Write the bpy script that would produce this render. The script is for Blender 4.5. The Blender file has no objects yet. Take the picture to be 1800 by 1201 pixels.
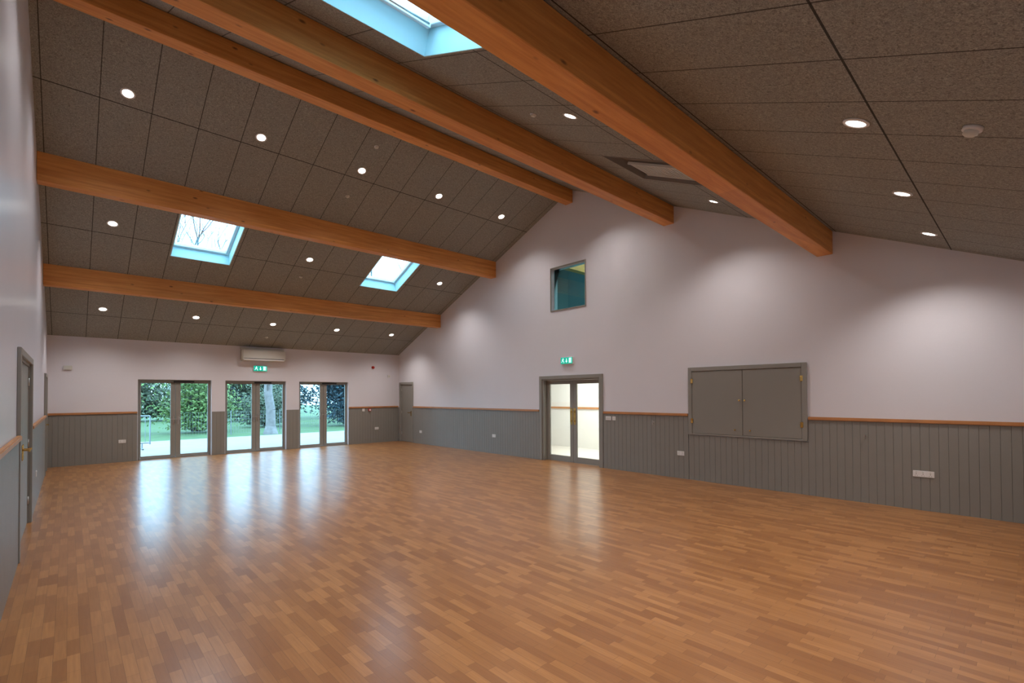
import bpy, bmesh, math, random
from mathutils import Vector, Matrix
random.seed(7)
S=bpy.context.scene
COL=S.collection
try:
    S.view_settings.view_transform='Standard'
    S.view_settings.look='None'
except Exception: pass

# ---------------- dimensions ----------------
XL,XG=-0.38,8.83
YN,YF=-0.40,15.66
YR,ZR=7.456,6.56
KF,KN=0.4204,0.441
T=0.30
def zc(y): return ZR-KF*(y-YR) if y>=YR else ZR-KN*(YR-y)

# ---------------- materials ----------------
def newmat(name):
    m=bpy.data.materials.new(name); m.use_nodes=True
    nt=m.node_tree; b=nt.nodes['Principled BSDF']; return m,nt,b
def N(nt,t,**k):
    n=nt.nodes.new(t)
    for a,v in k.items(): setattr(n,a,v)
    return n
def mathn(nt,op,a,b=None,c=None):
    n=N(nt,'ShaderNodeMath',operation=op)
    for i,v in enumerate((a,b,c)):
        if v is None: continue
        if isinstance(v,(int,float)): n.inputs[i].default_value=v
        else: nt.links.new(v,n.inputs[i])
    return n.outputs[0]
def mix(nt,fac,a,b,blend='MIX'):
    n=N(nt,'ShaderNodeMix',data_type='RGBA',blend_type=blend)
    for i,v in ((0,fac),(6,a),(7,b)):
        if isinstance(v,(int,float)): n.inputs[i].default_value=v
        elif isinstance(v,tuple): n.inputs[i].default_value=(*v,1)
        else: nt.links.new(v,n.inputs[i])
    return n.outputs[2]
def simple(name,col,rough=0.5,metal=0.0,var=0.06,scale=6.0,bump=0.0,bscale=80,emit=None,es=0):
    m,nt,b=newmat(name)
    tc=N(nt,'ShaderNodeTexCoord'); no=N(nt,'ShaderNodeTexNoise'); no.inputs['Scale'].default_value=scale; no.inputs['Detail'].default_value=3
    nt.links.new(tc.outputs['Object'],no.inputs['Vector'])
    d=tuple(c*(1-var) for c in col); l=tuple(min(1,c*(1+var)) for c in col)
    nt.links.new(mix(nt,no.outputs['Fac'],d,l),b.inputs['Base Color'])
    b.inputs['Roughness'].default_value=rough; b.inputs['Metallic'].default_value=metal
    if bump:
        n2=N(nt,'ShaderNodeTexNoise'); n2.inputs['Scale'].default_value=bscale; nt.links.new(tc.outputs['Object'],n2.inputs['Vector'])
        bp=N(nt,'ShaderNodeBump'); bp.inputs['Strength'].default_value=bump; bp.inputs['Distance'].default_value=0.01
        nt.links.new(n2.outputs['Fac'],bp.inputs['Height']); nt.links.new(bp.outputs[0],b.inputs['Normal'])
    if emit:
        b.inputs['Emission Color'].default_value=(*emit,1); b.inputs['Emission Strength'].default_value=es
    return m
M_wall=simple('white_plaster',(0.76,0.765,0.825),0.45,var=0.02,scale=1.5,bump=0.05,bscale=60)
M_wsat=simple('satin_plaster_blue_sheen',(0.75,0.775,0.87),0.30,var=0.02,scale=1.5,bump=0.03,bscale=40)  # bluer than the other walls: daylight sheen tinted into the base colour
M_dado=simple('grey_painted_board',(0.255,0.25,0.23),0.42,var=0.05,scale=3)
M_frame=simple('grey_painted_wood',(0.28,0.275,0.25),0.4,var=0.04,scale=3)
M_shutter=simple('grey_shutter_paint',(0.27,0.265,0.24),0.42,var=0.04,scale=2)
M_white=simple('white_plastic',(0.8,0.8,0.8),0.35,var=0.02)
M_offw=simple('moulded_plastic',(0.66,0.68,0.64),0.4,var=0.02)
M_dark=simple('dark_plastic',(0.03,0.03,0.035),0.4)
M_brass=simple('polished_brass',(0.75,0.5,0.16),0.25,metal=1.0)
M_steel=simple('brushed_steel',(0.6,0.6,0.6),0.3,metal=1.0)
M_red=simple('red_plastic',(0.55,0.03,0.02),0.35)
M_lining=simple('skylight_lining_paint',(0.52,0.78,0.82),0.5,var=0.02)
M_sash=simple('white_roof_window_frame',(0.7,0.82,0.86),0.4,var=0.02)
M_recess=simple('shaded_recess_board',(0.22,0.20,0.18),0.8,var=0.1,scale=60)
M_lens=simple('lit_diffuser',(1,1,1),0.4,emit=(1.0,0.96,0.9),es=14)
M_signg=simple('lit_green_sign',(0.0,0.35,0.22),0.4,emit=(0.0,0.40,0.30),es=0.8)
M_signw=simple('lit_white_sign',(0.8,1,0.95),0.4,emit=(0.55,1.0,0.95),es=1.2)
M_teal=simple('teal_reflection_wall',(0.17,0.37,0.40),0.6)  # teal reflection of the small window, put into the wall colour behind it
M_cream=simple('cream_corridor_wall',(0.85,0.84,0.79),0.5,var=0.02)
M_cfloor=simple('pale_corridor_floor',(0.8,0.76,0.68),0.35,var=0.05)
M_grass=simple('garden_grass',(0.055,0.10,0.03),0.9,var=0.45,scale=2)
M_pave=simple('pale_paving',(0.25,0.20,0.17),0.8,var=0.15,scale=2)
M_bark=simple('grey_bark',(0.045,0.042,0.045),0.9,var=0.4,scale=8)
M_pbark=simple('pale_bark',(0.18,0.16,0.155),0.9,var=0.6,scale=5)
M_leafA=simple('fresh_leaves',(0.10,0.16,0.038),0.7,var=0.75,scale=1.2)
M_leafB=simple('olive_leaves',(0.065,0.085,0.045),0.7,var=0.75,scale=1.2)
M_leafC=simple('evergreen_leaves',(0.006,0.030,0.040),0.7,var=0.8,scale=1.2)
M_galv=simple('galvanised_metal',(0.22,0.24,0.26),0.4,metal=0.6)

def wood_beam():
    m,nt,b=newmat('glulam_timber')
    tc=N(nt,'ShaderNodeTexCoord'); mp=N(nt,'ShaderNodeMapping'); mp.inputs['Scale'].default_value=(0.9,16,16)
    nt.links.new(tc.outputs['Object'],mp.inputs['Vector'])
    g=N(nt,'ShaderNodeTexNoise'); g.inputs['Scale'].default_value=1.5; g.inputs['Detail'].default_value=6; g.inputs['Roughness'].default_value=0.65
    nt.links.new(mp.outputs[0],g.inputs['Vector'])
    r=N(nt,'ShaderNodeValToRGB'); r.color_ramp.elements[0].position=0.3; r.color_ramp.elements[0].color=(0.62,0.245,0.055,1)
    r.color_ramp.elements[1].position=0.72; r.color_ramp.elements[1].color=(0.88,0.43,0.125,1)
    nt.links.new(g.outputs['Fac'],r.inputs[0])
    mp2=N(nt,'ShaderNodeMapping'); mp2.inputs['Scale'].default_value=(0.35,1.0,22); nt.links.new(tc.outputs['Object'],mp2.inputs['Vector'])
    v=N(nt,'ShaderNodeTexVoronoi'); v.inputs['Scale'].default_value=1.0; nt.links.new(mp2.outputs[0],v.inputs['Vector'])
    sp=N(nt,'ShaderNodeSeparateColor'); nt.links.new(v.outputs['Color'],sp.inputs[0])
    c1=mix(nt,mathn(nt,'MULTIPLY',sp.outputs[0],0.25),r.outputs[0],(0.44,0.16,0.04))
    mp3=N(nt,'ShaderNodeMapping'); mp3.inputs['Scale'].default_value=(2.0,4.5,4.5); nt.links.new(tc.outputs['Object'],mp3.inputs['Vector'])
    k=N(nt,'ShaderNodeTexVoronoi'); k.inputs['Scale'].default_value=1.3; nt.links.new(mp3.outputs[0],k.inputs['Vector'])
    kf=N(nt,'ShaderNodeMapRange'); kf.inputs[1].default_value=0.05; kf.inputs[2].default_value=0.12; kf.inputs[3].default_value=0.8; kf.inputs[4].default_value=0
    nt.links.new(k.outputs['Distance'],kf.inputs[0])
    c2=mix(nt,kf.outputs[0],c1,(0.14,0.045,0.015))
    nt.links.new(c2,b.inputs['Base Color']); b.inputs['Roughness'].default_value=0.5
    return m
M_beam=wood_beam()
M_rail=simple('oak_dado_rail',(0.52,0.24,0.09),0.4,var=0.25,scale=5)

def floor_mat():
    m,nt,b=newmat('oak_strip_floor')
    tc=N(nt,'ShaderNodeTexCoord'); mp=N(nt,'ShaderNodeMapping'); mp.inputs['Rotation'].default_value=(0,0,math.pi/2)
    nt.links.new(tc.outputs['Object'],mp.inputs['Vector'])
    br=N(nt,'ShaderNodeTexBrick'); br.offset=0.37; br.offset_frequency=2; br.squash=0.8; br.squash_frequency=3
    br.inputs['Color1'].default_value=(0,0,0,1); br.inputs['Color2'].default_value=(1,1,1,1); br.inputs['Mortar'].default_value=(0.5,0.5,0.5,1)
    br.inputs['Scale'].default_value=1; br.inputs['Mortar Size'].default_value=0.001; br.inputs['Brick Width'].default_value=0.32; br.inputs['Row Height'].default_value=0.064; br.inputs['Mortar Smooth'].default_value=0.3
    nt.links.new(mp.outputs[0],br.inputs['Vector'])
    r=N(nt,'ShaderNodeValToRGB'); e=r.color_ramp.elements
    e[0].position=0.0; e[0].color=(0.30,0.122,0.036,1); e[1].position=1.0; e[1].color=(0.50,0.235,0.077,1)
    x=e.new(0.5); x.color=(0.39,0.172,0.052,1)
    nt.links.new(br.outputs['Color'],r.inputs[0])
    mg=N(nt,'ShaderNodeMapping'); mg.inputs['Scale'].default_value=(60,3,1); nt.links.new(tc.outputs['Object'],mg.inputs['Vector'])
    g=N(nt,'ShaderNodeTexNoise'); g.inputs['Scale'].default_value=1.2; g.inputs['Detail'].default_value=5; nt.links.new(mg.outputs[0],g.inputs['Vector'])
    gf=N(nt,'ShaderNodeMapRange'); gf.inputs[1].default_value=0.3; gf.inputs[2].default_value=0.75; gf.inputs[3].default_value=0.0; gf.inputs[4].default_value=0.4; nt.links.new(g.outputs['Fac'],gf.inputs[0])
    c=mix(nt,gf.outputs[0],r.outputs[0],(0.22,0.083,0.024))
    c=mix(nt,mathn(nt,'MULTIPLY',br.outputs['Fac'],0.6),c,(0.06,0.025,0.01))
    nt.links.new(c,b.inputs['Base Color'])
    b.inputs['Roughness'].default_value=0.31
    b.inputs['Coat Weight'].default_value=0.28; b.inputs['Coat Roughness'].default_value=0.2
    n2=N(nt,'ShaderNodeTexNoise'); n2.inputs['Scale'].default_value=9; nt.links.new(tc.outputs['Object'],n2.inputs['Vector'])
    h=mathn(nt,'SUBTRACT',mathn(nt,'MULTIPLY',n2.outputs['Fac'],0.15),mathn(nt,'MULTIPLY',br.outputs['Fac'],0.5))
    bp=N(nt,'ShaderNodeBump'); bp.inputs['Strength'].default_value=0.1; bp.inputs['Distance'].default_value=0.004
    nt.links.new(h,bp.inputs['Height']); nt.links.new(bp.outputs[0],b.inputs['Normal'])
    return m
M_floor=floor_mat()

def ceil_mat(name,y0,dy):
    m,nt,b=newmat(name)
    tc=N(nt,'ShaderNodeTexCoord'); sx=N(nt,'ShaderNodeSeparateXYZ'); nt.links.new(tc.outputs['Object'],sx.inputs[0])
    def line(o,off,per,half):
        t=mathn(nt,'DIVIDE',mathn(nt,'SUBTRACT',o,off-100*per),per)
        f=mathn(nt,'ABSOLUTE',mathn(nt,'SUBTRACT',mathn(nt,'FRACT',mathn(nt,'ADD',t,0.5)),0.5))
        return mathn(nt,'LESS_THAN',f,half/per)
    L=mathn(nt,'MAXIMUM',mathn(nt,'MULTIPLY',line(sx.outputs[0],0.30,0.60,0.006),0.85),line(sx.outputs[1],y0,dy,0.007))
    n1=N(nt,'ShaderNodeTexNoise'); n1.inputs['Scale'].default_value=60; n1.inputs['Detail'].default_value=4; n1.inputs['Roughness'].default_value=0.75; n1.inputs['Distortion'].default_value=1.5
    nt.links.new(tc.outputs['Object'],n1.inputs['Vector'])
    r=N(nt,'ShaderNodeValToRGB'); e=r.color_ramp.elements
    e[0].position=0.34; e[0].color=(0.12,0.124,0.115,1); e[1].position=0.68; e[1].color=(0.52,0.53,0.485,1)
    nt.links.new(n1.outputs['Fac'],r.inputs[0])
    n2=N(nt,'ShaderNodeTexNoise'); n2.inputs['Scale'].default_value=1.1; nt.links.new(tc.outputs['Object'],n2.inputs['Vector'])
    c=mix(nt,mathn(nt,'MULTIPLY',n2.outputs['Fac'],0.3),r.outputs[0],(0.22,0.217,0.19))
    c=mix(nt,mathn(nt,'MULTIPLY',L,0.9),c,(0.02,0.019,0.018))
    nt.links.new(c,b.inputs['Base Color']); b.inputs['Roughness'].default_value=0.9; b.inputs['Specular IOR Level'].default_value=0.2
    h=mathn(nt,'SUBTRACT',n1.outputs['Fac'],L)
    bp=N(nt,'ShaderNodeBump'); bp.inputs['Strength'].default_value=0.4; bp.inputs['Distance'].default_value=0.006
    nt.links.new(h,bp.inputs['Height']); nt.links.new(bp.outputs[0],b.inputs['Normal'])
    return m
M_cf=ceil_mat('woodwool_board_far',8.97,1.42)
M_cn=ceil_mat('woodwool_board_near',0.73,1.33)

def glass_mat(name,tint,refl=1.0):
    m=bpy.data.materials.new(name); m.use_nodes=True; nt=m.node_tree; nt.nodes.clear()
    o=N(nt,'ShaderNodeOutputMaterial'); tr=N(nt,'ShaderNodeBsdfTransparent'); gl=N(nt,'ShaderNodeBsdfGlossy'); mx=N(nt,'ShaderNodeMixShader')
    fr=N(nt,'ShaderNodeFresnel'); fr.inputs['IOR'].default_value=1.45
    tr.inputs[0].default_value=(*tint,1); gl.inputs['Roughness'].default_value=0.02
    nt.links.new(mathn(nt,'MULTIPLY',fr.outputs[0],refl),mx.inputs[0]); nt.links.new(tr.outputs[0],mx.inputs[1]); nt.links.new(gl.outputs[0],mx.inputs[2]); nt.links.new(mx.outputs[0],o.inputs[0])
    return m
M_glass=glass_mat('clear_glass',(0.96,0.99,0.99),0.5)

# ---------------- mesh helpers ----------------
def obj(name,me,mat,parent=None):
    o=bpy.data.objects.new(name,me); COL.objects.link(o)
    if mat: me.materials.append(mat)
    if parent: o.parent=parent
    return o
def centre(o):
    me=o.data; vs=[v.co for v in me.vertices]
    c=Vector([(min(v[i] for v in vs)+max(v[i] for v in vs))/2 for i in range(3)])
    me.transform(Matrix.Translation(-c)); o.location=o.location+c
    return o
def boxes(name,lst,mat,parent=None,bevel=0.0,c=True,seg=1):
    bm=bmesh.new()
    for (x0,x1,y0,y1,z0,z1) in lst:
        vs=[bm.verts.new((x,y,z)) for z in (z0,z1) for y in (y0,y1) for x in (x0,x1)]
        for f in ((0,2,3,1),(4,5,7,6),(0,1,5,4),(2,6,7,3),(0,4,6,2),(1,3,7,5)):
            bm.faces.new([vs[i] for i in f])
    if bevel: bmesh.ops.bevel(bm,geom=list(bm.edges),offset=bevel,segments=seg,affect='EDGES',clamp_overlap=True)
    bmesh.ops.recalc_face_normals(bm,faces=bm.faces)
    me=bpy.data.meshes.new(name); bm.to_mesh(me); bm.free()
    o=obj(name,me,mat,parent)
    return centre(o) if c else o
def prism(name,poly,axis,a0,a1,mat):
    bm=bmesh.new()
    A=[bm.verts.new((a0,p[0],p[1])) for p in poly]; B=[bm.verts.new((a1,p[0],p[1])) for p in poly]
    n=len(poly); bm.faces.new(A); bm.faces.new(B[::-1])
    for i in range(n): bm.faces.new([A[i],B[i],B[(i+1)%n],A[(i+1)%n]])
    bmesh.ops.recalc_face_normals(bm,faces=bm.faces)
    me=bpy.data.meshes.new(name); bm.to_mesh(me); bm.free()
    return obj(name,me,mat)
def cyl(name,r,d,mat,parent=None,axis='Z',loc=(0,0,0),r2=None,seg=28,profile=None):
    pr=profile or [(0.0001,0),(r,0),(r if r2 is None else r2,d),(0.0001,d)]
    bm=bmesh.new(); rings=[]
    for (rr,h) in pr:
        rings.append([bm.verts.new((rr*math.cos(2*math.pi*i/seg),rr*math.sin(2*math.pi*i/seg),h)) for i in range(seg)])
    for a,b in zip(rings[:-1],rings[1:]):
        for i in range(seg): bm.faces.new([a[i],a[(i+1)%seg],b[(i+1)%seg],b[i]])
    bm.faces.new(rings[0][::-1]); bm.faces.new(rings[-1])
    bmesh.ops.remove_doubles(bm,verts=bm.verts,dist=0.0004)
    bmesh.ops.recalc_face_normals(bm,faces=bm.faces)
    if axis=='Y': bmesh.ops.rotate(bm,verts=bm.verts,matrix=Matrix.Rotation(math.pi/2,3,'X'))
    if axis=='X': bmesh.ops.rotate(bm,verts=bm.verts,matrix=Matrix.Rotation(math.pi/2,3,'Y'))
    me=bpy.data.meshes.new(name); bm.to_mesh(me); bm.free()
    for p in me.polygons: p.use_smooth=len(p.vertices)==4
    o=obj(name,me,mat,parent); o.location=loc; return o
def cut(o,cutters):
    for c in cutters:
        md=o.modifiers.new('b','BOOLEAN'); md.operation='DIFFERENCE'; md.solver='EXACT'; md.object=c
    bpy.context.view_layer.update()
    dg=bpy.context.evaluated_depsgraph_get()
    me=bpy.data.meshes.new_from_object(o.evaluated_get(dg))
    o.modifiers.clear(); o.data=me
    for c in cutters: bpy.data.objects.remove(c,do_unlink=True)
def cbox(x0,x1,y0,y1,z0,z1): return boxes('cutter',[(x0,x1,y0,y1,z0,z1)],None)
def struct(o,label=None):
    o['kind']='structure'
    if label: o['label']=label
    return o
def thing(o,label,cat,group=None):
    o['label']=label; o['category']=cat
    if group: o['group']=group
    return o
def empty(name,loc,rotz=0.0,mat=None):
    e=bpy.data.objects.new(name,None); e.empty_display_size=0.1; COL.objects.link(e)
    if mat is not None: e.matrix_world=mat
    else:
        e.location=loc; e.rotation_euler=(0,0,rotz)
    return e
ROT={'far':0.0,'gable':-math.pi/2,'left':math.pi/2}
def on_wall(name,wall,s,z,out=0.0):
    if wall=='far': l=(s,YF-out,z)
    elif wall=='gable': l=(XG-out,s,z)
    else: l=(XL+out,s,z)
    return empty(name,l,ROT[wall])

# ---------------- shell ----------------
fl=boxes('floor',[(XL-T,XG+T,YN-T,YF+T,-0.2,0.0)],M_floor,c=False); struct(fl,'oak strip floor with satin lacquer')
cf=prism('ceiling',[(YR,ZR),(YF+0.5,zc(YF+0.5)),(YF+0.5,zc(YF+0.5)+0.32),(YR,ZR+0.32)],'x',XL-T,XG+T,M_cf)
cn=prism('ceiling',[(YR,ZR),(YN-0.5,zc(YN-0.5)),(YN-0.5,zc(YN-0.5)+0.32),(YR,ZR+0.32)],'x',XL-T,XG+T,M_cn)
struct(cf,'sloping grey woodwool acoustic panel ceiling'); struct(cn,'sloping grey woodwool acoustic panel ceiling')
af,an=-math.atan(KF),math.atan(KN)
def slope_matrix(x,y):
    a=af if y>=YR else an
    return Matrix.Translation((x,y,zc(y)))@Matrix.Rotation(a,4,'X')
SKY=[(2.085,11.50),(6.24,11.50),(2.10,3.51)]
VENT=(6.25,3.56)
SW,SL=1.11,1.43
def rot_cutter(x,y):
    c=cbox(-SW/2,SW/2,-SL/2,SL/2,-0.5,0.8); c.matrix_world=slope_matrix(x,y)@Matrix.Translation((0,0,0.15)); return c
cut(cf,[rot_cutter(*SKY[0]),rot_cutter(*SKY[1])])
cut(cn,[rot_cutter(*SKY[2]),rot_cutter(*VENT)])
for i,(x,y) in enumerate(SKY):
    w=empty('window_%d'%(i+1),None,mat=slope_matrix(x,y)); struct(w,'white centre-pivot roof window in pale lined shaft')
    a,b=SW/2,SL/2; t=0.018
    boxes('shaft_lining',[(-a,-a+t,-b,b,-0.006,0.34),(a-t,a,-b,b,-0.006,0.34),(-a+t,a-t,-b,-b+t,-0.006,0.34),(-a+t,a-t,b-t,b,-0.006,0.34)],M_lining,w,c=False)
    f=0.06
    boxes('sash',[(-a+t,-a+t+f,-b+t,b-t,0.24,0.33),(a-t-f,a-t,-b+t,b-t,0.24,0.33),(-a+t+f,a-t-f,-b+t,-b+t+f,0.24,0.33),(-a+t+f,a-t-f,b-t-f,b-t,0.24,0.33)],M_sash,w,bevel=0.006,c=False)
    boxes('glass_pane',[(-a+t+f,a-t-f,-b+t+f,b-t-f,0.29,0.296)],M_glass,w,c=False)
    up=1 if y<YR else -1
    yy=up*(b-t-f-0.02)
    boxes('blind_cassette',[(-a+t+f,a-t-f,min(yy,yy-up*0.06),max(yy,yy-up*0.06),0.20,0.245)],M_sash,w,bevel=0.008,c=False)
    h=cyl('ventilation_bar',0.011,2*(a-t-f-0.06),M_steel,w,axis='X',loc=(-(a-t-f-0.06),yy-up*0.13,0.21))
w=empty('ventilation_recess',None,mat=slope_matrix(*VENT)); thing(w,'shaded square ceiling recess with pale slatted louvre','vent')
a,b=SW/2,SL/2; t=0.018
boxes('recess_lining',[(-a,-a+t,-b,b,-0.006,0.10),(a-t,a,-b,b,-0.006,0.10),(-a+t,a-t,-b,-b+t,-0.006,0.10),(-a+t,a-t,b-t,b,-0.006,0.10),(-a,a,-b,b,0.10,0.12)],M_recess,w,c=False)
boxes('louvre',[(-0.02,a-t-0.04,-b+0.11+0.06*i,-b+0.145+0.06*i,0.055,0.07) for i in range(21)]+[(-0.05,-0.02,-b+0.08,b-0.08,0.045,0.08),(a-t-0.04,a-t-0.01,-b+0.08,b-0.08,0.045,0.08)],M_offw,w,c=False)
# walls
DF=[(1.31,2.95),(3.29,4.94),(5.33,6.93)]; HD=2.10
wf=boxes('wall_far',[(XL-T,XG+T,YF,YF+T,0,zc(YF)+0.02)],M_wall,c=False)
cut(wf,[cbox(a,b,YF-0.2,YF+T+0.2,-0.001,HD) for a,b in DF]); struct(wf,'white plastered wall')
def gpoly(): return [(YN-T,0),(YF+T,0),(YF+T,zc(YF+T)+0.02),(YR,ZR+0.03),(YN-T,zc(YN-T)+0.02)]
wg=prism('wall_gable',gpoly(),'x',XG,XG+0.22,M_wall)
cut(wg,[cbox(XG-0.2,XG+0.5,6.62,8.46,-0.001,2.05),cbox(XG-0.2,XG+0.5,7.045,8.107,3.736,4.768),cbox(XG-0.2,XG+0.06,14.72,15.50,-0.001,2.04),cbox(XG-0.2,XG+0.04,2.56,4.45,0.90,2.09)])
struct(wg,'white plastered gable wall')
wl=prism('wall_left',gpoly(),'x',XL-T,XL,M_wsat)
cut(wl,[cbox(XL-0.06,XL+0.2,6.92,8.98,-0.001,2.08),cbox(XL-0.06,XL+0.2,14.10,14.96,-0.001,2.08)]); struct(wl,'white plastered side wall')
wn=boxes('wall_near',[(XL-T,XG+T,YN-T,YN,0,zc(YN)+0.02)],M_wall,c=False); struct(wn,'white plastered wall')

# ---------------- dado ----------------
tn=[0]
def tname(): tn[0]+=1; return 'trim_%d'%tn[0]
def dado(wall,s0,s1,h=1.22,rail=True,bw=0.10):
    L=abs(s1-s0)
    if wall=='far': base=(min(s0,s1),YF,0); rz=0
    elif wall=='gable': base=(XG,max(s0,s1),0); rz=ROT['gable']
    elif wall=='left': base=(XL,min(s0,s1),0); rz=ROT['left']
    else: base=(max(s0,s1),YN,0); rz=math.pi
    n=max(1,round(L/bw)); w=L/n; th=0.02; g=0.005
    prof=[]
    for i in range(n):
        prof+= [(i*w,-th+g),(i*w+g*0.6,-th),((i+1)*w-g*0.6,-th)]
    prof.append((L,-th+g))
    bm=bmesh.new()
    lo=[bm.verts.new((x,y,0)) for x,y in prof]; hi=[bm.verts.new((x,y,h)) for x,y in prof]
    for i in range(len(prof)-1): bm.faces.new([lo[i],lo[i+1],hi[i+1],hi[i]])
    b0=[bm.verts.new((x,-0.0005,z)) for x,z in ((0,0),(L,0),(L,h),(0,h))]
    bm.faces.new([b0[3],b0[2],b0[1],b0[0]])
    bm.faces.new([b0[3]]+hi+[b0[2]]) ; bm.faces.new([lo[0],hi[0],b0[3],b0[0]]); bm.faces.new([lo[-1],b0[1],b0[2],hi[-1]])
    bmesh.ops.recalc_face_normals(bm,faces=bm.faces)
    me=bpy.data.meshes.new('d'); bm.to_mesh(me); bm.free()
    o=obj(tname(),me,M_dado); o.location=base; o.rotation_euler=(0,0,rz); struct(o,'grey tongue and groove wall panelling')
    if rail:
        r=boxes(tname(),[(0,L,-0.042,-0.0005,h,h+0.05)],M_rail,bevel=0.008,seg=2,c=False); r.location=base; r.rotation_euler=(0,0,rz); struct(r,'oak dado rail')
dado('far',XL,1.30); dado('far',2.96,3.28,rail=False); dado('far',4.95,5.32,rail=False); dado('far',6.94,XG-0.03)
dado('gable',YN,2.48); dado('gable',2.48,4.52,h=0.86,rail=False); dado('gable',4.53,6.54); dado('gable',8.54,14.64); dado('gable',15.57,YF,rail=False)
dado('left',YN,6.84); dado('left',9.07,14.02); dado('left',15.05,YF-0.03)
dado('near',XL,XG)

# ---------------- doors ----------------
def glazed_leaf(par,x0,x1,z0,z1,y0,y1,sl,sr,st,sb,mat,hx=None,hmat=None,plate=False):
    lf=boxes('door_leaf',[(x0,x0+sl,y0,y1,z0,z1),(x1-sr,x1,y0,y1,z0,z1),(x0+sl,x1-sr,y0,y1,z1-st,z1),(x0+sl,x1-sr,y0,y1,z0,z0+sb)],mat,par,bevel=0.004,c=False)
    boxes('glass_pane',[(x0+sl,x1-sr,(y0+y1)/2-.004,(y0+y1)/2+.004,z0+sb,z1-st)],M_glass,lf,c=False)
    if hx is not None and not plate:
        boxes('handle',[(hx-0.014,hx+0.014,y0-0.012,y0,0.90,1.12),(hx-0.012,hx+0.012,y0-0.055,y0-0.012,1.03,1.05),(hx-0.045,hx+0.045,y0-0.065,y0-0.05,1.03,1.052)],hmat,lf,bevel=0.003,c=False)
    if plate:
        boxes('push_plate',[(hx-0.03,hx+0.03,y0-0.004,y0,0.92,1.32)],hmat,lf,bevel=0.0015,c=False)
        boxes('pull_handle',[(hx-0.01,hx+0.01,y0-0.05,y0-0.035,0.98,1.26),(hx-0.008,hx+0.008,y0-0.04,y0-0.003,1.0,1.02),(hx-0.008,hx+0.008,y0-0.04,y0-0.003,1.22,1.24)],hmat,lf,bevel=0.003,c=False)
    return lf
dn=0
for a,b in DF:
    dn+=1
    e=on_wall('door_%d'%dn,'far',(a+b)/2,0); struct(e,'grey framed glazed double doors to the garden')
    w=(b-a)/2; y0,y1=0.10,0.17
    boxes('door_frame',[(-w,-w+0.035,y0-0.01,y1+0.02,0,HD),(w-0.035,w,y0-0.01,y1+0.02,0,HD),(-w+0.035,w-0.035,y0-0.01,y1+0.02,HD-0.04,HD)],M_frame,e,c=False,bevel=0.004)
    boxes('threshold',[(-w+0.035,w-0.035,0.02,0.2,0,0.018)],M_steel,e,c=False)
    glazed_leaf(e,-w+0.037,-0.003,0.02,HD-0.042,y0,y1-0.01,0.035,0.11,0.05,0.07,M_frame,-0.055,M_steel)
    glazed_leaf(e,0.003,w-0.037,0.02,HD-0.042,y0,y1-0.01,0.11,0.035,0.05,0.07,M_frame,0.055,M_steel)
    boxes('door_closer',[(-0.05,0.42,y0-0.05,y0,HD-0.075,HD-0.03),(-0.02,0.02,y0-0.09,y0-0.05,HD-0.06,HD-0.045)],M_dark,e,c=False,bevel=0.004)
e=on_wall('door_4','gable',7.54,0); struct(e,'grey double doors with large glass panels and brass plates')
boxes('architrave',[(-0.99,-0.90,-0.03,0,0,2.115),(0.90,0.99,-0.03,0,0,2.115),(-0.90,0.90,-0.03,0,2.03,2.115)],M_frame,e,c=False,bevel=0.005)
boxes('door_frame',[(-0.92,-0.86,0,0.22,0,2.05),(0.86,0.92,0,0.22,0,2.05),(-0.86,0.86,0,0.22,2.00,2.05)],M_frame,e,c=False)
glazed_leaf(e,-0.857,-0.003,0.006,1.997,0.13,0.175,0.09,0.10,0.09,0.14,M_frame,-0.05,M_brass,True)
glazed_leaf(e,0.003,0.857,0.006,1.997,0.13,0.175,0.10,0.09,0.09,0.14,M_frame,0.05,M_brass,True)
def solid_door(n,wall,s,w,h,double,label,handle=True,depth=0.06):
    e=on_wall('door_%d'%n,wall,s,0); struct(e,label)
    boxes('architrave',[(-w/2-0.075,-w/2,-0.032,0,0,h+0.075),(w/2,w/2+0.075,-0.032,0,0,h+0.075),(-w/2,w/2,-0.032,0,h,h+0.075)],M_frame,e,c=False,bevel=0.005)
    boxes('door_frame',[(-w/2,-w/2+0.03,0,depth,0,h),(w/2-0.03,w/2,0,depth,0,h),(-w/2+0.03,w/2-0.03,0,depth,h-0.03,h)],M_frame,e,c=False)
    ls=[(-w/2+0.033,-0.002),(0.002,w/2-0.033)] if double else [(-w/2+0.033,w/2-0.033)]
    for i,(a,b) in enumerate(ls):
        lf=boxes('door_leaf',[(a,b,0.012,0.055,0.006,h-0.033)],M_shutter,e,c=False,bevel=0.003)
        if handle:
            hx=(b-0.07) if i==0 else (a+0.07); sg=-1 if i==0 else 1
            boxes('handle',[(hx-0.022,hx+0.022,0.004,0.012,0.92,1.10),(hx-0.01,hx+0.01,-0.05,0.004,1.03,1.05),(min(hx,hx+sg*0.12),max(hx,hx+sg*0.12),-0.062,-0.046,1.03,1.052)],M_brass,lf,c=False,bevel=0.003)
            for hz in (0.25,1.0,1.8):
                hh=(a+0.004) if i==0 else (b-0.004)
                cyl('hinge',0.008,0.1,M_steel,lf,loc=(hh,0.006,hz),seg=12)
solid_door(5,'gable',15.11,0.78,2.04,False,'flat grey painted door in grey architrave')
solid_door(6,'left',7.95,2.06,2.08,True,'flat grey painted double door with brass lever handles')
solid_door(7,'left',14.53,0.86,2.08,False,'flat grey painted door in grey architrave')

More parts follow.
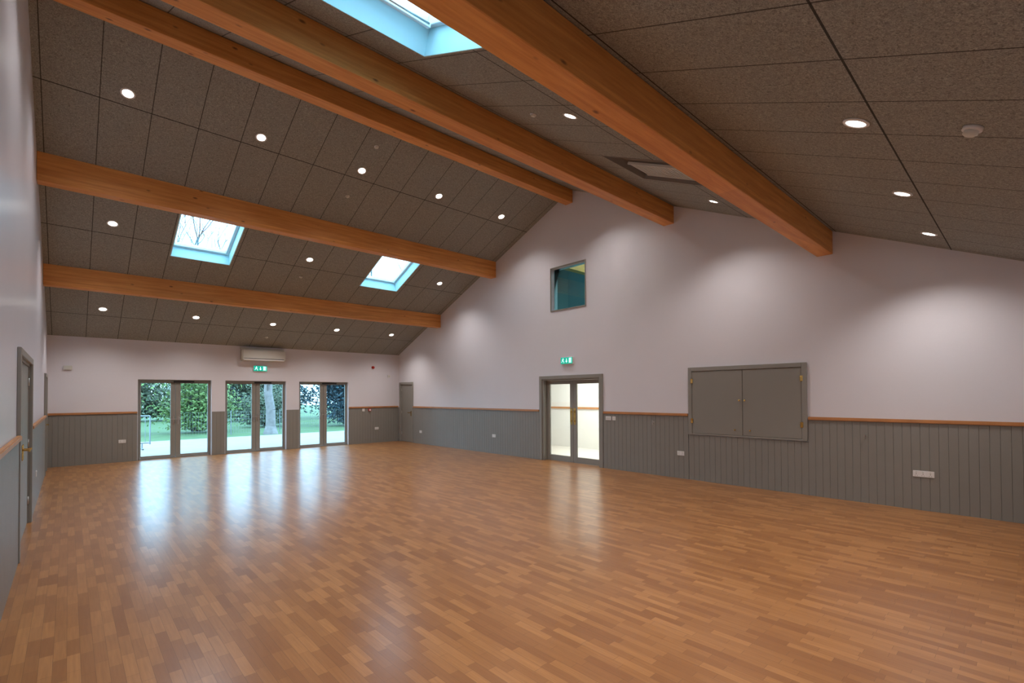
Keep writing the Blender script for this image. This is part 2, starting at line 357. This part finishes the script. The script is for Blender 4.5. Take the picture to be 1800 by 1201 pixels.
e=on_wall('window_5','gable',7.576,4.252); struct(e,'small square internal window with slim grey frame')
a,b=0.561,0.546
boxes('window_frame',[(-a,-a+0.03,-0.02,0.0,-b,b),(a-0.03,a,-0.02,0.0,-b,b),(-a+0.03,a-0.03,-0.02,0.0,b-0.03,b),(-a+0.03,a-0.03,-0.02,0.0,-b,-b+0.03)],M_frame,e,c=False,bevel=0.004)
boxes('glass_pane',[(-a+0.03,a-0.03,0.10,0.106,-b+0.03,b-0.03)],glass_mat('tinted_glass',(0.75,0.95,0.95),1.0),e,c=False)

# serving hatch
e=on_wall('serving_hatch','gable',3.505,0.87); thing(e,'grey painted timber serving hatch with two closed shutters in the wall','hatch')
boxes('hatch_frame',[(-1.015,-0.94,-0.045,0,0.0,1.285),(0.94,1.015,-0.045,0,0.0,1.285),(-0.94,0.94,-0.045,0,1.21,1.285)],M_frame,e,c=False,bevel=0.005)
boxes('sill',[(-1.0,1.0,-0.035,0.03,0.0,0.03)],M_frame,e,c=False,bevel=0.004)
for sg in (-1,1):
    a,b=(-0.938,-0.003) if sg<0 else (0.003,0.938)
    sh=boxes('shutter',[(a,b,-0.035,-0.005,0.034,1.207)],M_shutter,e,c=False,bevel=0.004)
    k=cyl('knob',0,0,M_brass,sh,axis='Y',loc=(sg*0.045,-0.034,0.66),profile=[(0.0005,0),(0.008,0),(0.007,0.015),(0.016,0.022),(0.017,0.032),(0.0005,0.038)],seg=16)
    k=cyl('knob',0,0,M_brass,sh,axis='Y',loc=(sg*0.13,-0.034,0.13),profile=[(0.0005,0),(0.008,0),(0.007,0.012),(0.013,0.018),(0.013,0.026),(0.0005,0.03)],seg=16)
    for hz in (0.22,0.98):
        boxes('hinge',[(sg*0.94-0.022,sg*0.94+0.022,-0.049,-0.035,hz,hz+0.09)],M_brass,sh,c=False,bevel=0.003)

# ---------------- beams ----------------
def beam(y,zb,lab):
    w=0.22; x0,x1=XL+0.002,XG-0.002
    yc=YR
    y0,y1=y,y+w
    poly=[(y0,zb),(y1,zb),(y1,zc(y1)-0.002)]+([(yc,ZR-0.003)] if y0<yc<y1 else [])+[(y0,zc(y0)-0.002)]
    o=prism('roof_beam',poly,'x',x0,x1,M_beam); centre(o)
    bv=o.modifiers.new('bev','BEVEL'); bv.width=0.006; bv.segments=1
    thing(o,lab,'beam','exposed timber roof beams'); return o
beam(12.955,3.835,'exposed orange glulam timber beam under the sloping ceiling')
beam(10.21,4.955,'exposed orange glulam timber beam under the sloping ceiling')
beam(7.40,6.235,'exposed orange glulam timber ridge beam at the ceiling apex')
beam(4.80,5.04,'exposed orange glulam timber beam under the sloping ceiling')
beam(2.11,3.84,'exposed orange glulam timber beam under the sloping ceiling')

# ---------------- downlights ----------------
ROWS=[(8.76,[0.6,2.36,4.15,5.93,7.75]),(11.50,[0.58,4.15,7.80]),(14.36,[0.56,2.36,4.18,5.99,7.83]),
      (0.86,[0.6,2.4,4.27,6.13,7.93]),(3.53,[0.6,4.18,7.80]),(6.14,[0.6,2.36,4.15,5.93,7.75])]
proto=None
for y,xs in ROWS:
    for x in xs:
        m=slope_matrix(x,y)
        e=empty('recessed_downlight',None,mat=m); thing(e,'round white recessed ceiling downlight, switched on','ceiling light','recessed downlights')
        if proto is None:
            bz=cyl('bezel',0,0,M_white,e,profile=[(0.062,0.0),(0.088,0.0),(0.09,-0.006),(0.084,-0.012),(0.068,-0.012),(0.062,-0.004)],seg=32,loc=(0,0,-0.001))
            ln=cyl('lens',0.066,0.003,M_lens,e,loc=(0,0,-0.009),seg=32)
            proto=(bz,ln)
        else:
            for p in proto:
                q=p.copy(); q.parent=e; COL.objects.link(q)
        l=bpy.data.lights.new('downlight_beam','SPOT'); l.energy=122; l.color=(1.0,0.91,0.86); l.spot_size=math.radians(130); l.spot_blend=1.0; l.shadow_soft_size=0.06
        lo=bpy.data.objects.new('downlight_beam',l); COL.objects.link(lo); lo.location=(x,y,zc(y)-0.04)
def sensor(x,y,name,label,cat,r,h,grp=None):
    e=empty(name,None,mat=slope_matrix(x,y)); thing(e,label,cat,grp)
    cyl('base',0,0,M_white,e,profile=[(0.0005,0),(r,0),(r,-h*0.4),(r*0.93,-h*0.45),(0.0005,-h*0.45)],seg=24,loc=(0,0,-0.001))
    cyl('sensor_head',0,0,M_offw,e,profile=[(0.0005,-h*0.4),(r*0.7,-h*0.4),(r*0.75,-h*0.8),(r*0.5,-h),(0.0005,-h)],seg=24,loc=(0,0,-0.001))
for x,y in [(4.16,8.18),(4.16,9.44),(4.18,12.17),(4.16,10.84),(4.21,15.07),(4.15,4.09)]:
    sensor(x,y,'presence_detector','small round white ceiling presence detector','detector',0.04,0.03,'ceiling presence detectors')
sensor(4.32,0.24,'smoke_alarm','round white ceiling smoke alarm','smoke alarm',0.055,0.055)

# ---------------- wall fittings ----------------
e=on_wall('air_conditioner','far',4.26,2.66); thing(e,'white wall-mounted air conditioning unit above the glazed doors','air conditioner')
boxes('body',[(-0.6,0.6,-0.23,-0.001,0.03,0.36)],M_offw,e,bevel=0.03,seg=3,c=False)
boxes('air_flap',[(-0.55,0.55,-0.236,-0.15,0.035,0.075)],M_white,e,bevel=0.006,c=False)
boxes('outlet_slot',[(-0.55,0.55,-0.233,-0.16,0.08,0.095)],M_dark,e,c=False)
boxes('pipe_cover',[(-0.6,0.6,-0.06,-0.001,0.36,0.42)],M_offw,e,bevel=0.004,c=False)

def flat(name,polys,mat,par,y):
    bm=bmesh.new()
    for p in polys:
        bm.faces.new([bm.verts.new((q[0],y,q[1])) for q in p])
    me=bpy.data.meshes.new(name); bm.to_mesh(me); bm.free(); return obj(name,me,mat,par)
def exit_sign(wall,s,z,label):
    e=on_wall('exit_sign',wall,s,z); thing(e,label,'exit sign')
    boxes('housing',[(-0.19,0.19,-0.05,-0.001,-0.085,0.085)],M_white,e,bevel=0.004,c=False)
    boxes('sign_face',[(-0.183,0.183,-0.054,-0.05,-0.078,0.078)],M_signg,e,c=False)
    def R(a,b,c,d): return [(a,c),(b,c),(b,d),(a,d)]
    def C(x,y,r,n=12): return [(x+r*math.cos(i*2*math.pi/n),y+r*math.sin(i*2*math.pi/n)) for i in range(n)]
    y=-0.0552
    man=[C(-0.108,0.047,0.013),[(-0.125,0.030),(-0.100,0.034),(-0.108,-0.008),(-0.132,-0.004)],
         [(-0.108,0.0),(-0.114,-0.008),(-0.085,-0.026),(-0.088,-0.058),(-0.076,-0.058),(-0.072,-0.020)][::1],
         [(-0.132,0.0),(-0.118,-0.008),(-0.135,-0.036),(-0.165,-0.036),(-0.165,-0.026),(-0.142,-0.026)],
         [(-0.102,0.032),(-0.098,0.022),(-0.074,0.012),(-0.071,0.02)],[(-0.124,0.03),(-0.128,0.02),(-0.152,0.01),(-0.154,0.018)]]
    flat('running_figure',man,M_signw,e,y)
    arrow=[R(-0.009,0.009,-0.01,0.05),[(-0.032,-0.008),(0,-0.052),(0.032,-0.008)]]
    flat('arrow',arrow,M_signw,e,y)
    door=[R(0.075,0.155,0.052,0.062),R(0.075,0.085,-0.06,0.052),R(0.145,0.155,-0.06,0.052),R(0.092,0.132,-0.052,0.046)]
    flat('doorway_symbol',door,M_signw,e,y)
exit_sign('far',4.197,2.47,'lit green fire exit sign below the air conditioner')
exit_sign('gable',7.585,2.465,'lit green fire exit sign above the glazed inner doors')

def socket(wall,s,z,double=True,label='white double power socket on grey wall panelling'):
    e=on_wall('power_socket',wall,s,z,0.0205); thing(e,label,'power socket','wall power sockets')
    w=0.073 if double else 0.043
    boxes('face_plate',[(-w,w,-0.010,0,-0.043,0.043)],M_white,e,bevel=0.003,c=False)
    for sx in ((-0.037,0.037) if double else (0,)):
        boxes('rocker_switch',[(sx-0.008,sx+0.008,-0.014,-0.010,0.012,0.034)],M_offw,e,bevel=0.001,c=False)
        boxes('pin_holes',[(sx-0.003,sx+0.003,-0.0105,-0.0099,-0.008,0.004),(sx-0.015,sx-0.008,-0.0105,-0.0099,-0.028,-0.023),(sx+0.008,sx+0.015,-0.0105,-0.0099,-0.028,-0.023)],M_dark,e,c=False)
socket('far',1.0,0.52); socket('far',7.95,0.50); socket('gable',14.14,0.41); socket('gable',10.31,0.50); socket('gable',4.69,0.49); socket('gable',1.10,0.51); socket('gable',0.985,0.51,False,'white single socket beside the double power socket')
socket('left',10.2,0.5)
def switch(wall,s,z,n,label,out=0.0205):
    e=on_wall('light_switch',wall,s,z,out); thing(e,label,'light switch')
    w=0.073 if n>2 else 0.043
    boxes('face_plate',[(-w,w,-0.009,0,-0.043,0.043)],M_white,e,bevel=0.003,c=False)
    for i in range(n):
        cx=(i-(n-1)/2)*0.03
        boxes('rocker_switch',[(cx-0.008,cx+0.008,-0.014,-0.009,-0.014,0.014)],M_offw,e,bevel=0.001,c=False)
switch('gable',6.40,1.12,4,'white four-gang light switch beside the glazed inner doors')
switch('gable',6.25,1.12,1,'white single light switch beside the glazed inner doors')
switch('far',7.46,1.15,2,'white light switch next to the red call point')
def small_box(name,wall,s,z,w,h,d,mat,label,cat,out=0.0):
    e=on_wall(name,wall,s,z,out); thing(e,label,cat)
    boxes('housing',[(-w/2,w/2,-d,0.001,-h/2,h/2)],mat,e,bevel=min(w,h,d)*0.15,seg=2,c=False)
    boxes('cover',[(-w*0.33,w*0.33,-d-0.004,-d,-h*0.33,h*0.33)],M_offw if mat!=M_red else M_white,e,bevel=0.001,c=False)
small_box('fire_call_point','far',7.68,1.15,0.09,0.09,0.05,M_red,'red fire alarm call point on grey panelling','fire alarm',0.0205)
small_box('junction_box','far',-0.02,2.35,0.16,0.10,0.05,M_offw,'small pale plastic box high on white wall','junction box')
small_box('thermostat','far',8.43,2.33,0.10,0.10,0.03,M_white,'small white square sensor on white wall','sensor')
e=on_wall('fire_alarm_sounder','far',7.82,2.63); thing(e,'round red fire alarm sounder on white wall','fire alarm')
cyl('base',0,0,M_red,e,axis='Y',profile=[(0.0005,-0.001),(0.05,-0.001),(0.05,0.03),(0.0005,0.03)],seg=24)
cyl('sounder_dome',0,0,M_red,e,axis='Y',profile=[(0.0005,0.028),(0.045,0.028),(0.04,0.06),(0.02,0.075),(0.0005,0.075)],seg=24)
for s,z in ((5.28,1.08),(1.72,1.00)):
    e=on_wall('holdback_hook','gable',s,z,0.0185); thing(e,'small steel hook screwed to grey wall panelling','hook','wall hooks')
    cyl('base',0.018,0.007,M_steel,e,axis='Y',seg=16)
    boxes('hook',[(-0.006,0.006,-0.045,-0.004,-0.006,0.006),(-0.006,0.006,-0.055,-0.043,-0.05,0.03)],M_steel,e,bevel=0.003,c=False)

# ---------------- rooms behind the gable ----------------
X2=XG+0.22
def room(x0,x1,y0,y1,z0,z1,mw,mf,tag):
    t=0.1
    struct(boxes('wall_back_'+tag,[(x1,x1+t,y0-t,y1+t,z0,z1)],mw,c=False))
    struct(boxes('wall_end_'+tag,[(x0,x1,y0-t,y0,z0,z1)],mw,c=False))
    struct(boxes('wall_side_'+tag,[(x0,x1,y1,y1+t,z0,z1)],mw,c=False))
    struct(boxes('floor',[(x0,x1+t,y0-t,y1+t,z0-t,z0)],mf,c=False)); struct(boxes('ceiling',[(x0,x1+t,y0-t,y1+t,z1,z1+t)],mw,c=False))
room(X2,X2+2.6,5.0,12.0,0.0,2.6,M_cream,M_cfloor,'corridor')
room(X2,X2+3.2,5.5,10.5,3.2,6.0,M_teal,M_teal,'upper')
r=boxes(tname(),[(X2+2.56,X2+2.6,5.0,12.0,1.20,1.26)],M_rail,c=False); struct(r,'oak dado rail in the corridor')
def area(x,y,z,sx,sy,en,col,rot=(0,0,0)):
    l=bpy.data.lights.new('unseen_room_light','AREA'); l.shape='RECTANGLE'; l.size=sx; l.size_y=sy; l.energy=en; l.color=col  # unseen lamp added to brighten a room behind the gable
    o=bpy.data.objects.new('unseen_room_light',l); COL.objects.link(o); o.location=(x,y,z); o.rotation_euler=rot; return o
area(X2+1.3,8.0,2.58,1.2,4.0,105,(1,0.99,0.95))
area(X2+1.6,7.0,5.95,1,1,70,(0.85,1,1))
b2=boxes('roof_beam',[(X2+0.01,X2+3.19,8.25,8.45,4.98,5.3)],M_beam); thing(b2,'timber beam added as the reflection seen in the small window','beam')  # added behind the glass in place of a reflected roof beam

# ---------------- garden ----------------
g=boxes('garden_lawn',[(-30,45,YF+6.5,90,-0.12,-0.02)],M_grass); thing(g,'green lawn beyond the terrace','lawn')
g=boxes('terrace_paving',[(-30,45,YF+T,YF+6.5,-0.12,-0.01)],M_pave); thing(g,'pale paved terrace outside the glazed doors','paving')
def tube(bm,p0,p1,r0,r1,seg=6):
    d=(p1-p0).normalized(); u=d.orthogonal().normalized(); v=d.cross(u)
    A=[bm.verts.new(p0+(u*math.cos(t)+v*math.sin(t))*r0) for t in [2*math.pi*i/seg for i in range(seg)]]
    B=[bm.verts.new(p1+(u*math.cos(t)+v*math.sin(t))*r1) for t in [2*math.pi*i/seg for i in range(seg)]]
    for i in range(seg): bm.faces.new([A[i],A[(i+1)%seg],B[(i+1)%seg],B[i]])
def grow(bm,p,d,L,r,depth,tips):
    n=3; q=p
    for i in range(n):
        d=(d+Vector((random.uniform(-.16,.16),random.uniform(-.16,.16),random.uniform(-.05,.12)))).normalized()
        e=q+d*L/n; tube(bm,q,e,r*(1-.25*i/n),r*(1-.25*(i+1)/n),8 if r>0.1 else 4); q=e
        if depth>0 and i>0 and random.random()<.4:
            dd=(d+Vector((random.uniform(-1,1),random.uniform(-1,1),random.uniform(0,.5)))).normalized(); grow(bm,q,dd,L*.6,max(r*.45,.012),depth-1,tips)
    tips.append(q)
    if depth>0:
        for k in range(2):
            dd=(d+Vector((random.uniform(-.8,.8),random.uniform(-.8,.8),random.uniform(-.1,.6)))).normalized(); grow(bm,q,dd,L*.72,max(r*.58,.012),depth-1,tips)
def leaves(name,centres,rad,n,size,mat,parent):
    bm=bmesh.new()
    for i in range(n):
        c=random.choice(centres); r=rad
        v=Vector((random.gauss(0,.45),random.gauss(0,.45),random.gauss(0,.4)))*r+c
        s=size*random.uniform(.6,1.5)
        if v.z<s: v.z=s+random.uniform(.02,.6)
        a=Vector((random.uniform(-1,1),random.uniform(-1,1),random.uniform(-1,1))).normalized(); b=a.orthogonal().normalized()*s*.5; a=a*s
        bm.faces.new([bm.verts.new(v-a*.5),bm.verts.new(v+b*.6),bm.verts.new(v+a*.6),bm.verts.new(v-b*.6)])
    me=bpy.data.meshes.new(name); bm.to_mesh(me); bm.free(); o=obj(name,me,mat,parent); return o
def tree(x,y,h,r,lean,bark,label,leafmat=None,nl=0,depth=4,lsize=.12):
    e=empty('tree',(x,y,-0.02)); thing(e,label,'tree')
    bm=bmesh.new(); tips=[]
    tube(bm,Vector((0,0,0)),Vector((0,0,0.35)),r*1.5,r,10)
    grow(bm,Vector((0,0,0.33)),Vector(lean).normalized(),h*.38,r,depth,tips)
    me=bpy.data.meshes.new('trunk'); bm.to_mesh(me); bm.free()
    for p in me.polygons: p.use_smooth=True
    obj('trunk',me,bark,e)
    if nl: leaves('foliage',tips,h*.12,nl,lsize,leafmat,e)
tree(6.55,22.8,6,0.21,(0.02,0,1),M_pbark,'tree with pale trunk and bare branches on the lawn')
tree(5.2,31.5,12.5,0.19,(0.0,0,1),M_bark,'tall slender bare-branched tree behind the shrubs',depth=5)
tree(16.5,32,12.5,0.19,(0.0,0,1),M_bark,'tall slender bare-branched tree behind the shrubs',depth=5)
def shrub(x,y,w,h,mat,label,n=3500,ls=.13,rad=1.0,nc=18):
    e=empty('shrub',(x,y,-0.02)); thing(e,label,'shrub')
    cs=[Vector((random.uniform(-w,w),random.uniform(-.6,.6),random.uniform(.3,h))) for _ in range(nc)]
    bm=bmesh.new()
    for c in cs: tube(bm,Vector((c.x*.3,c.y*.3,0.06)),c,0.03,0.01,5)
    me=bpy.data.meshes.new('stems'); bm.to_mesh(me); bm.free(); obj('stems',me,M_bark,e)
    leaves('foliage',cs,rad,n,ls,mat,e)
shrub(0.4,27,1.2,2.6,M_leafA,'bright green leafy garden shrub',7000,.12)
shrub(4.4,26.2,0.9,2.9,M_leafA,'tall bright green leafy garden shrub',8000,.12)
shrub(8.0,28.5,0.8,1.6,M_leafB,'olive green garden shrub',5000,.12)
shrub(11.6,26.2,1.1,3.9,M_leafC,'dense dark evergreen shrub',12000,.15)
shrub(8.6,36,2.6,3.2,M_leafB,'olive green garden shrub',9000,.18)
shrub(16.0,28,1.6,4.2,M_leafC,'dense dark evergreen shrub',8000,.18)
shrub(15.5,37,2.6,5.5,M_leafC,'dense dark evergreen shrub',12000,.22,1.3)
shrub(2.0,41,4.2,5.0,M_leafB,'tall olive green garden shrub',15000,.24,1.5,26)
shrub(11.0,52,5.0,5.5,M_leafC,'dense dark evergreen shrub',15000,.32,1.8,26)
def barrier(x,y,w):
    e=empty('crowd_barrier',(x,y,-0.01)); thing(e,'galvanised steel crowd barrier standing on the terrace','barrier')
    bm=bmesh.new(); V=Vector
    def t(a,b,r): tube(bm,V(a),V(b),r,r,8)
    t((-w/2,0,.15),(-w/2,0,1.05),.02); t((w/2,0,.15),(w/2,0,1.05),.02); t((-w/2,0,1.05),(w/2,0,1.05),.02); t((-w/2,0,.2),(w/2,0,.2),.02)
    n=int(w/.12)
    for i in range(1,n): t((-w/2+w*i/n,0,.2),(-w/2+w*i/n,0,1.05),.007)
    me=bpy.data.meshes.new('frame'); bm.to_mesh(me); bm.free(); obj('frame',me,M_galv,e)
    for sx in (-w/2+.2,w/2-.2):
        bm=bmesh.new()
        t((sx,0,.2),(sx,0,.03),.018); t((sx,-.3,.025),(sx,.3,.025),.018)
        me=bpy.data.meshes.new('foot'); bm.to_mesh(me); bm.free(); obj('foot',me,M_galv,e)
barrier(0.8,19.0,2.2)
e=empty('mesh_fence',(8.2,23.7,-0.02)); thing(e,'low wire mesh fence along the lawn','fence')
for i in range(6):
    bm=bmesh.new(); tube(bm,Vector((-5+2*i,0,0)),Vector((-5+2*i,0,1.05)),.02,.02,6)
    me=bpy.data.meshes.new('post'); bm.to_mesh(me); bm.free(); obj('post',me,M_galv,e)
bm=bmesh.new()
for i in range(100): tube(bm,Vector((-5+.1*i,0,.05)),Vector((-5+.1*i,0,1.0)),.003,.003,3)
for j in range(7): tube(bm,Vector((-5,0,.05+.158*j)),Vector((5,0,.05+.158*j)),.003,.003,3)
me=bpy.data.meshes.new('wire_mesh'); bm.to_mesh(me); bm.free(); obj('wire_mesh',me,M_galv,e)

# ---------------- world ----------------
W=bpy.data.worlds.new('World'); S.world=W; W.use_nodes=True; nt=W.node_tree; bg=nt.nodes['Background']
tc=N(nt,'ShaderNodeTexCoord'); no=N(nt,'ShaderNodeTexNoise'); no.inputs['Scale'].default_value=2.5; no.inputs['Detail'].default_value=5
nt.links.new(tc.outputs['Generated'],no.inputs['Vector'])
nt.links.new(mix(nt,no.outputs['Fac'],(0.22,0.58,1.0),(0.58,0.86,1.0)),bg.inputs[0]); bg.inputs[1].default_value=9.0
def portal(m,sx,sy):
    l=bpy.data.lights.new('daylight_portal','AREA'); l.shape='RECTANGLE'; l.size=sx; l.size_y=sy; l.cycles.is_portal=True
    o=bpy.data.objects.new('daylight_portal',l); COL.objects.link(o); o.matrix_world=m
for x,y in SKY: portal(slope_matrix(x,y)@Matrix.Translation((0,0,0.36)),SW,SL)
for a,b in DF: portal(Matrix.Translation(((a+b)/2,YF+T+0.02,HD/2))@Matrix.Rotation(-math.pi/2,4,'X'),b-a,HD)

# ---------------- camera ----------------
cam=bpy.data.cameras.new('camera'); co=bpy.data.objects.new('camera',cam); COL.objects.link(co)
yaw,pit,roll=0.7449,0.0138,0.0051
F=Vector((math.sin(yaw)*math.cos(pit),math.cos(yaw)*math.cos(pit),math.sin(pit))); R=Vector((math.cos(yaw),-math.sin(yaw),0)); U=R.cross(F)
R2=R*math.cos(roll)-U*math.sin(roll); U2=U*math.cos(roll)+R*math.sin(roll)
m=Matrix.Identity(4)
for i in range(3): m[i][0]=R2[i]; m[i][1]=U2[i]; m[i][2]=-F[i]
m[0][3],m[1][3],m[2][3]=0,0,1.65
co.matrix_world=m
cam.sensor_width=36; cam.clip_start=0.05; cam.clip_end=300
cam.lens=844.97/1800*36; cam.shift_y=82.07/1800
S.camera=co
